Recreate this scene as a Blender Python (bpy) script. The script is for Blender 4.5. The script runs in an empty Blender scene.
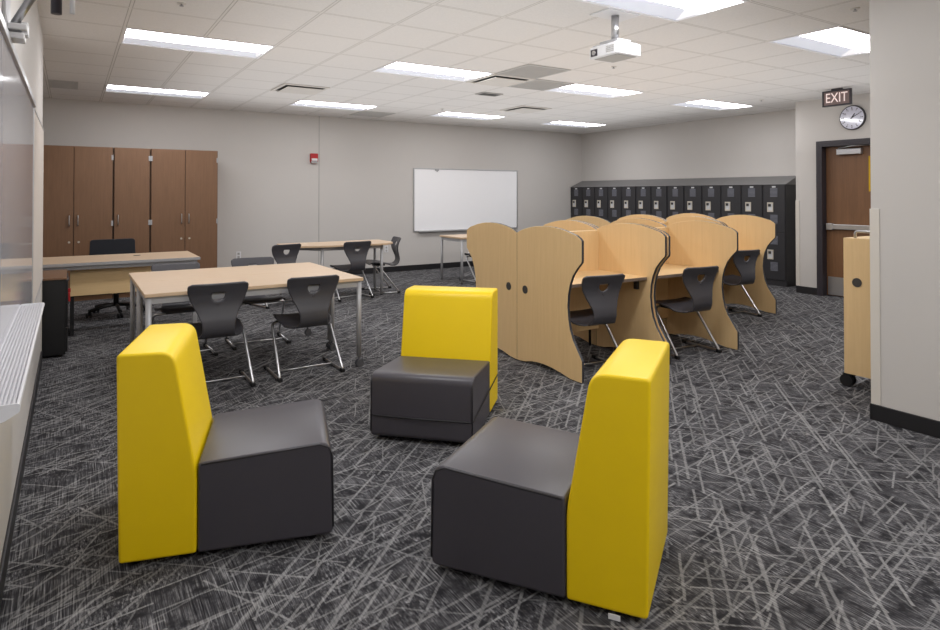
import bpy, bmesh, math, random
from mathutils import Vector, Matrix
PI = math.pi
random.seed(7)
SC = bpy.context.scene
COL = SC.collection

# ------------------------------------------------------------------ materials
def lin(c):
    return tuple(((v/255)/12.92 if v/255 <= .04045 else (((v/255)+.055)/1.055)**2.4) for v in c) + (1.0,)

class NT:
    def __init__(s, name):
        s.m = bpy.data.materials.new(name); s.m.use_nodes = True
        s.t = s.m.node_tree; s.b = s.t.nodes['Principled BSDF']
    def n(s, typ, **k):
        o = s.t.nodes.new(typ)
        for a, v in k.items(): setattr(o, a, v)
        return o
    def l(s, a, b): s.t.links.new(a, b)
    def math(s, op, a, b=None, c=None, clamp=False):
        o = s.n('ShaderNodeMath', operation=op); o.use_clamp = clamp
        for i, v in enumerate((a, b, c)):
            if v is None: continue
            if isinstance(v, (int, float)): o.inputs[i].default_value = v
            else: s.l(v, o.inputs[i])
        return o.outputs[0]
    def coord(s, out='Object', scale=(1, 1, 1), rot=(0, 0, 0)):
        tc = s.n('ShaderNodeTexCoord'); mp = s.n('ShaderNodeMapping')
        mp.inputs['Scale'].default_value = scale; mp.inputs['Rotation'].default_value = rot
        s.l(tc.outputs[out], mp.inputs[0]); return mp.outputs[0]
    def noise(s, vec, scale=5, detail=3, rough=.5):
        o = s.n('ShaderNodeTexNoise'); o.inputs['Scale'].default_value = scale
        o.inputs['Detail'].default_value = detail; o.inputs['Roughness'].default_value = rough
        s.l(vec, o.inputs['Vector']); return o.outputs['Fac']
    def mix(s, fac, a, b):
        o = s.n('ShaderNodeMix', data_type='RGBA')
        if isinstance(fac, (int, float)): o.inputs[0].default_value = fac
        else: s.l(fac, o.inputs[0])
        for i, v in ((6, a), (7, b)):
            if isinstance(v, tuple): o.inputs[i].default_value = v
            else: s.l(v, o.inputs[i])
        return o.outputs[2]
    def ramp(s, fac, p):
        o = s.n('ShaderNodeValToRGB'); e = o.color_ramp.elements
        e[0].position, e[0].color = p[0]; e[1].position, e[1].color = p[-1]
        for q in p[1:-1]:
            x = e.new(q[0]); x.color = q[1]
        s.l(fac, o.inputs[0]); return o.outputs[0]
    def bump(s, h, strength=.2, dist=.01):
        o = s.n('ShaderNodeBump'); o.inputs['Strength'].default_value = strength; o.inputs['Distance'].default_value = dist
        s.l(h, o.inputs['Height']); s.l(o.outputs[0], s.b.inputs['Normal'])

def plain(name, rgb, rough=.5, metal=0, var=.06, vscale=6, bump=0, bscale=200, spec=.5, coat=0):
    t = NT(name); v = t.coord()
    c = lin(rgb); f = t.noise(v, vscale, 2)
    hi = tuple(min(1, x*(1+var)) for x in c[:3])+(1,); lo = tuple(x*(1-var) for x in c[:3])+(1,)
    t.l(t.mix(f, lo, hi), t.b.inputs['Base Color'])
    t.b.inputs['Roughness'].default_value = rough; t.b.inputs['Metallic'].default_value = metal
    t.b.inputs['Specular IOR Level'].default_value = spec
    t.b.inputs['Coat Weight'].default_value = coat
    if bump: t.bump(t.noise(v, bscale, 2), bump, .002)
    return t.m

def wood(name, rgb, dark, axis='z', rough=.4, contrast=1.0):
    t = NT(name)
    sc = {'z': (22, 22, 1.1), 'x': (1.1, 22, 22), 'y': (22, 1.1, 22)}[axis]
    v = t.coord(scale=sc)
    f = t.noise(v, 2.2, 5, .62); g = t.noise(v, 9, 2)
    h = t.math('ADD', t.math('MULTIPLY', f, .75), t.math('MULTIPLY', g, .25))
    a = .5-.22/contrast; b = .5+.22/contrast
    t.l(t.ramp(h, [(a, lin(dark)), (b, lin(rgb))]), t.b.inputs['Base Color'])
    t.b.inputs['Roughness'].default_value = rough
    t.bump(g, .04, .002)
    return t.m

def emit(name, rgb, strength):
    t = NT(name); v = t.coord()
    f = t.noise(v, 30, 1)
    t.l(t.mix(f, lin(rgb), lin(tuple(min(255, c*1.01) for c in rgb))), t.b.inputs['Emission Color'])
    t.b.inputs['Base Color'].default_value = lin(rgb)
    t.b.inputs['Emission Strength'].default_value = strength
    return t.m

def carpet_mat():
    t = NT('carpet')
    tc = t.n('ShaderNodeTexCoord'); base = tc.outputs['Object']
    # gentle wobble so that the woven lines are not ruler straight
    nz = t.n('ShaderNodeTexNoise'); nz.inputs['Scale'].default_value = 22; nz.inputs['Detail'].default_value = 2
    t.l(base, nz.inputs['Vector'])
    vm = t.n('ShaderNodeVectorMath', operation='SUBTRACT'); t.l(nz.outputs['Color'], vm.inputs[0]); vm.inputs[1].default_value = (.5, .5, .5)
    vs = t.n('ShaderNodeVectorMath', operation='SCALE'); t.l(vm.outputs[0], vs.inputs[0]); vs.inputs['Scale'].default_value = .008
    va = t.n('ShaderNodeVectorMath', operation='ADD'); t.l(base, va.inputs[0]); t.l(vs.outputs[0], va.inputs[1])
    warped = va.outputs[0]
    def lines(ang, spacing, length, w, dens, seed):
        mp = t.n('ShaderNodeMapping'); mp.inputs['Rotation'].default_value = (0, 0, math.radians(ang)); mp.inputs['Location'].default_value = (seed*.377, seed*.731, 0)
        t.l(warped, mp.inputs[0])
        sp = t.n('ShaderNodeSeparateXYZ'); t.l(mp.outputs[0], sp.inputs[0])
        v = t.math('DIVIDE', sp.outputs[1], spacing); row = t.math('FLOOR', v); fr = t.math('FRACT', v)
        wn = t.n('ShaderNodeTexWhiteNoise', noise_dimensions='1D'); t.l(t.math('ADD', row, seed*13.7), wn.inputs['W'])
        u = t.math('ADD', t.math('DIVIDE', sp.outputs[0], length), t.math('MULTIPLY', wn.outputs['Value'], 7.3))
        cell = t.math('FLOOR', u)
        cb = t.n('ShaderNodeCombineXYZ'); t.l(row, cb.inputs[0]); t.l(cell, cb.inputs[1]); cb.inputs[2].default_value = seed
        w2 = t.n('ShaderNodeTexWhiteNoise', noise_dimensions='3D'); t.l(cb.outputs[0], w2.inputs['Vector'])
        s2 = t.n('ShaderNodeSeparateColor'); t.l(w2.outputs['Color'], s2.inputs[0])
        on = t.math('LESS_THAN', s2.outputs[0], dens)
        pos = t.math('ADD', t.math('MULTIPLY', s2.outputs[1], .7), .15)
        d = t.math('ABSOLUTE', t.math('SUBTRACT', fr, pos))
        ww = w/spacing
        prof = t.math('SUBTRACT', 1.0, t.math('DIVIDE', d, ww), clamp=True)
        prof = t.math('MINIMUM', t.math('MULTIPLY', prof, 1.8), 1.0)
        br = t.math('ADD', t.math('MULTIPLY', s2.outputs[2], .6), .4)
        return t.math('MULTIPLY', t.math('MULTIPLY', prof, on), br)
    L = None
    for i, a in enumerate([(-43, .072, .30, .0075, .6, 1), (-43, .14, .65, .0095, .5, 7), (-8, .078, .27, .006, .55, 2), (-8, .15, .45, .0085, .45, 8),
                           (-22, .11, .22, .006, .4, 12), (40, .10, .32, .006, .45, 3), (62, .17, .45, .006, .4, 9), (-66, .17, .28, .005, .4, 5)]):
        x = lines(*a)
        L = x if L is None else t.math('MAXIMUM', L, x)
    # fine tufts running along the two tile directions
    def tuft(sx, sy):
        mp = t.n('ShaderNodeMapping'); mp.inputs['Scale'].default_value = (sx, sy, 1); t.l(base, mp.inputs[0])
        return t.noise(mp.outputs[0], 1, 3, .65)
    t1 = tuft(190, 5); t2 = tuft(120, 30)
    patch = t.noise(base, 3.2, 2)
    sel = t.math('MULTIPLY', t.math('SUBTRACT', patch, .42), 6, clamp=True)
    tf = t.math('ADD', t.math('MULTIPLY', t1, t.math('SUBTRACT', 1.0, sel)), t.math('MULTIPLY', t2, sel))
    basec = t.ramp(tf, [(.36, lin((28, 27, 31))), (.5, lin((74, 73, 76))), (.60, lin((114, 113, 115))), (.70, lin((164, 163, 165)))])
    grain = t.noise(base, 190, 3, .7)
    blot = t.noise(base, 11, 3, .6)
    dkb = t.mix(t.math('MULTIPLY', t.math('SUBTRACT', blot, .46), 5, clamp=True), basec, lin((40, 39, 42)))
    gate = t.math('MULTIPLY', t.math('SUBTRACT', t.math('ADD', t.math('MULTIPLY', t1, 1.0), t.math('MULTIPLY', grain, .3)), .50), 4.5, clamp=True)
    Lg = t.math('MULTIPLY', L, t.math('ADD', .34, t.math('MULTIPLY', gate, .66)), clamp=True)
    c = t.mix(t.math('MULTIPLY', Lg, .76), dkb, lin((160, 159, 159)))
    t.l(c, t.b.inputs['Base Color'])
    t.b.inputs['Roughness'].default_value = .95; t.b.inputs['Specular IOR Level'].default_value = .15
    t.bump(t.math('ADD', t.math('MULTIPLY', tf, .6), t.math('MULTIPLY', grain, .5)), .35, .004)
    return t.m

TX0, TPX, TY0, TPY = .35, .593, 2.6, .613
def ceiling_mat():
    t = NT('ceiling_tile')
    tc = t.n('ShaderNodeTexCoord'); sp = t.n('ShaderNodeSeparateXYZ'); t.l(tc.outputs['Object'], sp.inputs[0])
    def grid(o, x0, p):
        f = t.math('FRACT', t.math('DIVIDE', t.math('SUBTRACT', o, x0-20*p), p))
        d = t.math('MINIMUM', f, t.math('SUBTRACT', 1.0, f))
        return t.math('MULTIPLY', d, p)
    d = t.math('MINIMUM', grid(sp.outputs[0], TX0, TPX), grid(sp.outputs[1], TY0, TPY))
    bar = t.math('LESS_THAN', d, .011)
    edge = t.math('LESS_THAN', t.math('ABSOLUTE', t.math('SUBTRACT', d, .0115)), .0025)
    sp1 = t.noise(tc.outputs['Object'], 90, 3, .7)
    tile = t.ramp(sp1, [(.3, lin((224, 222, 220))), (.65, lin((233, 231, 229)))])
    c = t.mix(bar, tile, lin((226, 224, 221)))
    c = t.mix(edge, c, lin((176, 173, 169)))
    t.l(c, t.b.inputs['Base Color'])
    t.b.inputs['Roughness'].default_value = .85; t.b.inputs['Specular IOR Level'].default_value = .2
    return t.m

M = {}
M['carpet'] = carpet_mat()
M['ceiling'] = ceiling_mat()
M['wall'] = plain('wall_paint', (202, 198, 194), .6, var=.012, vscale=1.5, bump=.05, bscale=300, spec=.25)
M['base'] = plain('rubber_base', (30, 29, 32), .45)
M['guard'] = plain('corner_guard', (214, 208, 199), .35, var=.01)
M['guard_cool'] = plain('tray_white', (222, 222, 226), .35, .15, var=.01)
M['yellow'] = plain('yellow_vinyl', (244, 208, 0), .42, var=.03, bump=.05, bscale=400)
M['charcoal'] = plain('charcoal_vinyl', (70, 67, 73), .37, var=.04, bump=.06, bscale=400)
M['seam'] = plain('seam_piping', (44, 42, 46), .5)
M['plastic'] = plain('dark_shell_plastic', (68, 67, 72), .40, var=.05)
M['black'] = plain('black_plastic', (22, 22, 24), .5)
M['chrome'] = plain('satin_steel', (196, 196, 198), .28, 1.0, var=.02)
M['silver'] = plain('silver_paint', (176, 176, 178), .4, .3, var=.02)
M['maple'] = wood('maple_veneer', (235, 203, 153), (222, 189, 139), 'z', .42, .8)
M['maple_x'] = wood('maple_desktop', (235, 203, 153), (222, 189, 139), 'x', .42, .8)
M['edge'] = plain('dark_edge_band', (52, 52, 58), .45)
M['desk_edge'] = plain('desk_edge_band', (122, 108, 98), .45)
M['wheel_grey'] = plain('wheel_grey', (84, 84, 88), .5)
M['oak'] = wood('oak_laminate', (216, 191, 163), (200, 175, 148), 'x', .38, .8)
M['oak_edge'] = plain('oak_edge', (212, 184, 152), .45)
M['brown'] = wood('brown_veneer', (134, 100, 74), (114, 83, 60), 'z', .38, .9)
M['browndark'] = plain('dark_gap', (46, 30, 24), .6)
M['door'] = wood('door_veneer', (134, 96, 66), (108, 76, 52), 'z', .4, .9)
M['frame'] = plain('door_frame_paint', (52, 48, 54), .4)
M['locker'] = plain('locker_steel', (46, 45, 48), .45, var=.05)
M['lockertop'] = plain('locker_top_steel', (118, 117, 117), .5)
M['vent'] = plain('vent_insert', (118, 120, 130), .5)
M['pull'] = plain('locker_pull', (212, 204, 190), .35, .3)
M['plate'] = plain('number_plate', (205, 206, 208), .4)
M['white_board'] = plain('whiteboard_enamel', (248, 248, 250), .45, var=.004, spec=.3)
M['gloss_board'] = plain('gloss_whiteboard', (200, 200, 206), .08, var=.005, spec=.4)
M['tack'] = plain('tack_panel', (206, 198, 190), .6, var=.015)
M['alu'] = plain('aluminium', (190, 190, 192), .35, .8, var=.02)
M['white'] = plain('white_plastic', (228, 228, 230), .4, var=.01)
M['lightwhite'] = plain('troffer_enamel', (236, 236, 238), .45, var=.01)
M['grille'] = plain('grey_grille', (168, 166, 163), .6)
M['grille_light'] = plain('pale_grille', (188, 187, 185), .6)
M['diff'] = plain('diffuser_white', (214, 210, 204), .5)
M['dark'] = plain('dark_recess', (62, 60, 58), .7)
M['red'] = plain('alarm_red', (176, 28, 34), .35)
M['lens'] = emit('lens_bright', (252, 252, 255), 17.0)
M['reflector_glow'] = emit('reflector_painted_glow', (205, 208, 218), .5)  # weak emission on the reflector stands in for lamp light it throws back
M['end_glow'] = emit('end_glow', (240, 240, 244), .5)  # end caps glow by emission, in place of lamp light falling on them
M['exit_panel'] = plain('exit_panel', (126, 106, 104), .2, coat=.6)
M['exit_letter'] = emit('exit_letter', (255, 232, 228), .30)
M['clock_face'] = plain('clock_face', (206, 206, 222), .12, coat=.8, var=.01)
M['glass_y'] = plain('vision_glass', (206, 168, 40), .15)
M['mesh_black'] = plain('chair_mesh', (34, 37, 46), .7, var=.2, vscale=300)

# ------------------------------------------------------------------ mesh helpers
def B(): return bmesh.new()
def box(bm, x0, x1, y0, y1, z0, z1, mi=0, mat=None):
    vs = [bm.verts.new((x, y, z)) for x in (x0, x1) for y in (y0, y1) for z in (z0, z1)]
    if mat is not None:
        for v in vs: v.co = mat @ v.co
    for q in ((0, 1, 3, 2), (4, 6, 7, 5), (0, 4, 5, 1), (2, 3, 7, 6), (0, 2, 6, 4), (1, 5, 7, 3)):
        f = bm.faces.new([vs[i] for i in q]); f.material_index = mi
    return bm
def tube(bm, pts, r, n=10, mi=0, caps=True, closed=False):
    pts = [Vector(p) for p in pts]; N = len(pts); rings = []
    up = None
    for i, p in enumerate(pts):
        if closed: d = (pts[(i+1) % N]-pts[i-1]).normalized()
        else:
            a = pts[max(i-1, 0)]; b = pts[min(i+1, N-1)]; d = (b-a).normalized()
        if up is None:
            up = Vector((0, 0, 1)) if abs(d.z) < .9 else Vector((1, 0, 0))
        s = d.cross(up).normalized(); up = s.cross(d).normalized()
        rings.append([bm.verts.new(p + s*math.cos(2*PI*k/n)*r + up*math.sin(2*PI*k/n)*r) for k in range(n)])
    rng = range(N if closed else N-1)
    for i in rng:
        A, C = rings[i], rings[(i+1) % N]
        for k in range(n):
            f = bm.faces.new((A[k], A[(k+1) % n], C[(k+1) % n], C[k])); f.smooth = True; f.material_index = mi
    if caps and not closed:
        for R in (rings[0][::-1], rings[-1]):
            f = bm.faces.new(R); f.material_index = mi
    return bm
def smooth_path(pts, r=.03, seg=5):
    pts = [Vector(p) for p in pts]; out = [pts[0]]
    for i in range(1, len(pts)-1):
        p = pts[i]; a = (pts[i-1]-p); b = (pts[i+1]-p)
        rr = min(r, a.length*.45, b.length*.45)
        A = p+a.normalized()*rr; C = p+b.normalized()*rr
        for k in range(seg+1):
            u = k/seg
            out.append((1-u)**2*A + 2*u*(1-u)*p + u*u*C)
    out.append(pts[-1]); return out
def round2(pts, r, seg=5):
    """round the corners of a closed 2-D polygon; r is a number or one per corner"""
    n = len(pts); out = []
    for i in range(n):
        p = Vector(pts[i]); a = Vector(pts[i-1])-p; b = Vector(pts[(i+1) % n])-p
        ri = r[i] if isinstance(r, (list, tuple)) else r
        if ri <= 0: out.append(tuple(p)); continue
        rr = min(ri, a.length*.48, b.length*.48)
        A = p+a.normalized()*rr; C = p+b.normalized()*rr
        for k in range(seg+1):
            u = k/seg; q = (1-u)**2*A + 2*u*(1-u)*p + u*u*C
            out.append((q.x, q.y))
    return out
def prism(bm, poly, axis, a, b, mi_cap=0, mi_side=0, smooth=False):
    """extrude a polygon along axis from a to b. x: poly=(y,z), y: poly=(x,z), z: poly=(x,y)"""
    def P(p, h):
        return {'x': (h, p[0], p[1]), 'y': (p[0], h, p[1]), 'z': (p[0], p[1], h)}[axis]
    A = [bm.verts.new(P(p, a)) for p in poly]; C = [bm.verts.new(P(p, b)) for p in poly]
    n = len(poly)
    f = bm.faces.new(A[::-1]); f.material_index = mi_cap
    f = bm.faces.new(C); f.material_index = mi_cap
    for i in range(n):
        f = bm.faces.new((A[i], A[(i+1) % n], C[(i+1) % n], C[i])); f.material_index = mi_side; f.smooth = smooth
    return bm
def cyl(bm, c, r, h, axis='z', n=24, mi=0, r2=None):
    r2 = r if r2 is None else r2
    d = {'x': Vector((1, 0, 0)), 'y': Vector((0, 1, 0)), 'z': Vector((0, 0, 1))}[axis]
    s = {'x': Vector((0, 1, 0)), 'y': Vector((0, 0, 1)), 'z': Vector((1, 0, 0))}[axis]; t = d.cross(s); c = Vector(c)
    A = [bm.verts.new(c+(s*math.cos(2*PI*k/n)+t*math.sin(2*PI*k/n))*r) for k in range(n)]
    C = [bm.verts.new(c+d*h+(s*math.cos(2*PI*k/n)+t*math.sin(2*PI*k/n))*r2) for k in range(n)]
    bm.faces.new(A[::-1]).material_index = mi; bm.faces.new(C).material_index = mi
    for k in range(n):
        f = bm.faces.new((A[k], A[(k+1) % n], C[(k+1) % n], C[k])); f.smooth = True; f.material_index = mi
    return bm

def obj(name, bm, mat, parent=None, bevel=0, seg=2, solid=None, sm=False, loc=None):
    bmesh.ops.recalc_face_normals(bm, faces=bm.faces[:])
    me = bpy.data.meshes.new(name)
    if sm:
        for f in bm.faces: f.smooth = True
    bm.to_mesh(me); bm.free()
    for m in (mat if isinstance(mat, (list, tuple)) else [mat]): me.materials.append(M[m])
    o = bpy.data.objects.new(name, me); COL.objects.link(o)
    if parent is not None: o.parent = parent
    if loc: o.location = loc
    if solid:
        s = o.modifiers.new('Solid', 'SOLIDIFY'); s.thickness = solid; s.offset = 0
    if bevel:
        b = o.modifiers.new('Bevel', 'BEVEL'); b.width = bevel; b.segments = seg; b.limit_method = 'ANGLE'; b.angle_limit = math.radians(40)
        b.harden_normals = False
    return o
def tag(o, label=None, cat=None, group=None, kind=None):
    if label: o['label'] = label
    if cat: o['category'] = cat
    if group: o['group'] = group
    if kind: o['kind'] = kind
    return o
def thing(name, label, cat, loc=(0, 0, 0), rz=0, group=None):
    o = bpy.data.objects.new(name, None); COL.objects.link(o); o.empty_display_size = .1
    o.location = loc; o.rotation_euler = (0, 0, rz)
    return tag(o, label, cat, group)
def struct(name, bm, mat, parent=None, **k):
    o = obj(name, bm, mat, parent, **k)
    if parent is None: o['kind'] = 'structure'
    return o
def copy_tree(o, parent=None):
    c = o.copy(); COL.objects.link(c)
    if parent is not None: c.parent = parent
    for ch in list(o.children): copy_tree(ch, c)
    return c
def dup(root, loc, rz=0, label=None, group=None):
    r = copy_tree(root); r.location = loc; r.rotation_euler = (0, 0, rz)
    if label: r['label'] = label
    if group: r['group'] = group
    return r
def text_mesh(body, size, extrude=.001):
    cu = bpy.data.curves.new('lettering', 'FONT'); cu.body = body; cu.size = size; cu.extrude = extrude
    cu.align_x = 'CENTER'; cu.align_y = 'CENTER'
    o = bpy.data.objects.new('lettering', cu); COL.objects.link(o)
    dg = bpy.context.evaluated_depsgraph_get(); dg.update()
    me = bpy.data.meshes.new_from_object(o.evaluated_get(dg))
    bpy.data.objects.remove(o); bpy.data.curves.remove(cu)
    return me

# ------------------------------------------------------------------ the room
H = 2.74
XL, XR, YB = -.205, 9.55, 10.42
XD, YD = 8.83, 5.14           # wall with the door, its outer corner
XP, YP = 4.27, 2.0           # free-standing partition end
YF = -1.5
REC = -1.05                   # recess beyond the end of the left wall
YLE = 6.42

struct('floor', box(B(), REC-.1, XR+.1, YF-.1, YB+.1, -.06, 0), 'carpet')

LIGHTS = []
for iy, y0 in enumerate((2.6, 2.6+5*TPY, 2.6+10*TPY)):
    for ix in range(4):
        x0 = TX0+ix*4*TPX
        LIGHTS.append((ix, iy, x0, y0))
def ceiling_bm():
    bm = B()
    xs = sorted(set([REC-.1, XR+.1]+[l[2] for l in LIGHTS]+[l[2]+2*TPX for l in LIGHTS]))
    ys = sorted(set([YF-.1, YB+.1]+[l[3] for l in LIGHTS]+[l[3]+TPY for l in LIGHTS]))
    V = {}
    def v(x, y):
        if (x, y) not in V: V[(x, y)] = bm.verts.new((x, y, H))
        return V[(x, y)]
    for i in range(len(xs)-1):
        for j in range(len(ys)-1):
            cx, cy = (xs[i]+xs[i+1])/2, (ys[j]+ys[j+1])/2
            if any(l[2] < cx < l[2]+2*TPX and l[3] < cy < l[3]+TPY for l in LIGHTS): continue
            bm.faces.new((v(xs[i], ys[j]), v(xs[i], ys[j+1]), v(xs[i+1], ys[j+1]), v(xs[i+1], ys[j])))
    return bm
struct('ceiling', ceiling_bm(), 'ceiling')
struct('ceiling_deck', box(B(), REC-.1, XR+.1, YF-.1, YB+.1, H+.16, H+.2), 'dark')

struct('wall_left', box(B(), REC-.1, XL, YF, YLE, 0, H), 'wall')
struct('wall_left_recess', box(B(), REC-.1, REC, YLE, YB, 0, H), 'wall')
struct('wall_back', box(B(), REC-.1, XR+.1, YB, YB+.1, 0, H), 'wall')
struct('wall_right', box(B(), XR, XR+.1, YD, YB, 0, H), 'wall')
DY0, DY1, DZ = 3.80, 4.79, 2.10
wd = B()
box(wd, XD, XD+.2, DY1, YD, 0, H); box(wd, XD, XD+.2, YF, DY0, 0, H); box(wd, XD, XD+.2, DY0, DY1, DZ, H)
box(wd, XD+.2, XR+.1, YD-.1, YD, 0, H)
struct('wall_door', wd, 'wall')
struct('wall_front', box(B(), REC-.1, XD+.2, YF-.1, YF, 0, H), 'wall')
struct('wall_partition', box(B(), XP, XP+.16, YF, YP, 0, H), 'wall')

def bb(name, *a): struct(name, box(B(), *a), 'base', bevel=.004)
bb('baseboard_back', 1.85, 9.22, YB-.012, YB, 0, .1)
bb('baseboard_left', XL, XL+.012, YF, YLE, 0, .1)
bb('baseboard_partition', XP-.012, XP, YF, YP, 0, .1)
bb('baseboard_partition_end', XP-.012, XP+.16, YP, YP+.012, 0, .1)
bb('baseboard_door', XD-.012, XD, DY1+.05, YD, 0, .1)
bb('baseboard_door_near', XD-.012, XD, YF, DY0-.05, 0, .1)
def guard(name, x, y, sx, sy):
    bm = B(); w = .05; e = .006
    # two wings wrapped round a wall corner; the wall lies towards sx, sy
    box(bm, min(x-sx*e, x), max(x-sx*e, x), min(y+sy*w, y-sy*e), max(y+sy*w, y-sy*e), .1, 1.325)
    box(bm, min(x, x+sx*w), max(x, x+sx*w), min(y-sy*e, y), max(y-sy*e, y), .1, 1.325)
    struct(name, bm, 'guard', bevel=.002)
guard('trim_1', XP, YP, 1, -1)
guard('trim_2', XD, YD, 1, -1)
guard('trim_3', XL, YLE, -1, -1)
struct('trim_4', box(B(), 3.560, 3.574, YB-.002, YB, .1, H), 'grille')

# door -------------------------------------------------------------
dr = bpy.data.objects.new('door_1', None); COL.objects.link(dr); dr['kind'] = 'structure'; dr.location = (XD, 0, 0)
fb = B()
for y0, y1, z0, z1 in ((DY1, DY1+.05, 0, DZ+.05), (DY0-.05, DY0, 0, DZ+.05), (DY0, DY1, DZ, DZ+.05)):
    box(fb, -.018, .0, y0, y1, z0, z1)
for y0, y1, z0, z1 in ((DY1-.03, DY1, 0, DZ), (DY0, DY0+.03, 0, DZ), (DY0+.03, DY1-.03, DZ-.03, DZ)):
    box(fb, -.018, .2, y0, y1, z0, z1)
obj('door_frame', fb, 'frame', dr, bevel=.003)
lf = obj('door_leaf', box(B(), .09, .135, DY0+.032, DY1-.032, .012, DZ-.033), 'door', dr, bevel=.002)
obj('kick_plate', box(B(), .086, .09, DY0+.05, DY1-.05, .02, .27), 'alu', lf)
pb = B(); box(pb, .045, .085, DY0+.06, DY1-.06, .93, 1.0); box(pb, .04, .09, DY1-.14, DY1-.05, .92, 1.01)
obj('panic_bar', pb, 'alu', lf, bevel=.006)
cb = B(); box(cb, .03, .09, DY1-.52, DY1-.2, 1.95, 2.03)
cl = obj('door_closer', cb, 'alu', lf, bevel=.008)
ca = B(); tube(ca, [(.05, DY1-.22, 2.04), (-.01, DY1-.42, 2.06), (.06, DY1-.66, 2.065)], .008)
obj('closer_arm', ca, 'silver', cl)
vb = B(); box(vb, .084, .09, DY0+.24, DY0+.40, 1.45, 1.92)
obj('vision_panel', vb, 'glass_y', lf)

# ------------------------------------------------------------------ ceiling fixtures
def troffer():
    t = thing('ceiling_light', 'x', 'ceiling light', (0, 0, H))
    w, d, h = 2*TPX, TPY, .09
    f = B()
    for a in ((0, w, 0, .02), (0, w, d-.02, d), (0, .02, .02, d-.02), (w-.02, w, .02, d-.02)): box(f, a[0], a[1], a[2], a[3], -.006, .02)
    obj('frame', f, 'lightwhite', t)
    a = B(); vs = [a.verts.new(p) for p in ((.025, .022, .003), (w-.025, .022, .003), (w-.025, .36, .003), (.025, .36, .003))]; a.faces.new(vs)
    obj('lens', a, 'lens', t)
    a = B(); box(a, .02, w-.02, .02, .361, .005, .08)
    obj('lamp_housing', a, 'lightwhite', t)
    a = B()
    vs = [a.verts.new(p) for p in ((.10, .362, h), (w-.10, .362, h), (w-.02, d-.02, .004), (.02, d-.02, .004))]; a.faces.new(vs)
    obj('reflector', a, 'reflector_glow', t)
    for x, xi in ((.02, .10), (w-.02, w-.10)):
        a = B()
        vs = [a.verts.new(p) for p in ((x, .362, .004), (x, d-.02, .004), (xi, .362, h))]; a.faces.new(vs)
        obj('end_cap', a, 'end_glow', t)
    return t
ORD = ['first', 'second', 'third', 'fourth', 'fifth', 'sixth', 'seventh', 'eighth', 'ninth', 'tenth', 'eleventh', 'twelfth', 'thirteenth']
proto = None
LL = {(1, 0): 'bright recessed ceiling light above the white projector, cut by the top of the frame',
      (2, 0): 'recessed ceiling light beside the near partition wall, lowest on the right',
      (0, 1): 'long recessed ceiling light nearest the left wall, second from the tall brown cabinets',
      (1, 1): 'recessed ceiling light beside the square air diffuser, above the middle of the tables',
      (2, 1): 'recessed ceiling light just beyond the projector, over the study carrels',
      (3, 1): 'recessed ceiling light in front of the lockers, nearest the exit sign',
      (0, 2): 'recessed ceiling light straight above the tall brown cabinets',
      (1, 2): 'recessed ceiling light near the back wall above the red fire alarm',
      (2, 2): 'recessed ceiling light near the back wall above the wall-mounted whiteboard',
      (3, 2): 'recessed ceiling light in the far corner where the lockers start'}
for ix, iy, x0, y0 in LIGHTS:
    if (ix, iy) not in LL: continue
    if proto is None: proto = troffer(); o = proto
    else: o = copy_tree(proto)
    o.location = (x0, y0, H); o['label'] = LL[(ix, iy)]; o['group'] = 'recessed ceiling lights'
cover = B()
for ix, iy, x0, y0 in LIGHTS:
    if (ix, iy) in LL: continue
    box(cover, x0, x0+2*TPX, y0, y0+TPY, H, H+.02)
struct('ceiling_infill', cover, 'ceiling')
# lamps for the fittings of the same grid that stand outside the picture
def area(name, x, y, e, sx=1.15, sy=.55):
    l = bpy.data.lights.new(name, 'AREA'); l.shape = 'RECTANGLE'; l.size = sx; l.size_y = sy; l.energy = e; l.color = (.99, .99, 1)
    o = bpy.data.objects.new(name, l); COL.objects.link(o); o.location = (x, y, H-.02); return o
for x, y in ((TX0+TPX, 2.9), (TX0+TPX, -.2), (TX0+5*TPX, -.2), (7.9, 2.9)): area('lamp', x, y, 26)
up = bpy.data.lights.new('added_ceiling_fill', 'AREA'); up.shape = 'RECTANGLE'; up.size = 7.4; up.size_y = 6.6; up.energy = 88; up.color = (.985, .99, 1)  # added upward fill to brighten the ceiling; the room has no such fitting
uo = bpy.data.objects.new('added_ceiling_fill', up); COL.objects.link(uo); uo.location = (4.75, 6.1, 2.0); uo.rotation_euler = (PI, 0, 0)
u2 = bpy.data.lights.new('added_ceiling_fill', 'AREA'); u2.shape = 'RECTANGLE'; u2.size = 2.6; u2.size_y = 2.8; u2.energy = 24; u2.color = (.985, .99, 1)  # second added fill, lifts the ceiling above the camera
u2o = bpy.data.objects.new('added_ceiling_fill', u2); COL.objects.link(u2o); u2o.location = (2.0, .9, 2.0); u2o.rotation_euler = (PI, 0, 0)

def tilebox(name, mat, label, cat, ix, iy, w=1, d=1, group=None):
    x0 = TX0+ix*TPX; y0 = TY0+iy*TPY
    return x0, y0
def diffuser(ix, iy, label):
    x0 = TX0+ix*TPX; y0 = TY0+iy*TPY
    t = thing('air_diffuser', label, 'air vent', (x0, y0, H), 0, 'square air diffusers')
    f = B(); w, d = TPX, TPY
    for a in ((.01, w-.01, .01, .05), (.01, w-.01, d-.05, d-.01), (.01, .05, .05, d-.05), (w-.05, w-.01, .05, d-.05)): box(f, *a, -.012, -.001)
    obj('frame', f, 'diff', t, bevel=.002)
    obj('backing', box(B(), .05, w-.05, .05, d-.05, -.004, -.001), 'dark', t)
    p = B(); box(p, .075, w-.075, .075, d-.075, -.03, -.022)
    obj('panel', p, 'diff', t, bevel=.004)
    obj('neck', box(B(), .2, w-.2, .2, d-.2, -.024, -.003), 'diff', t)
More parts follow.
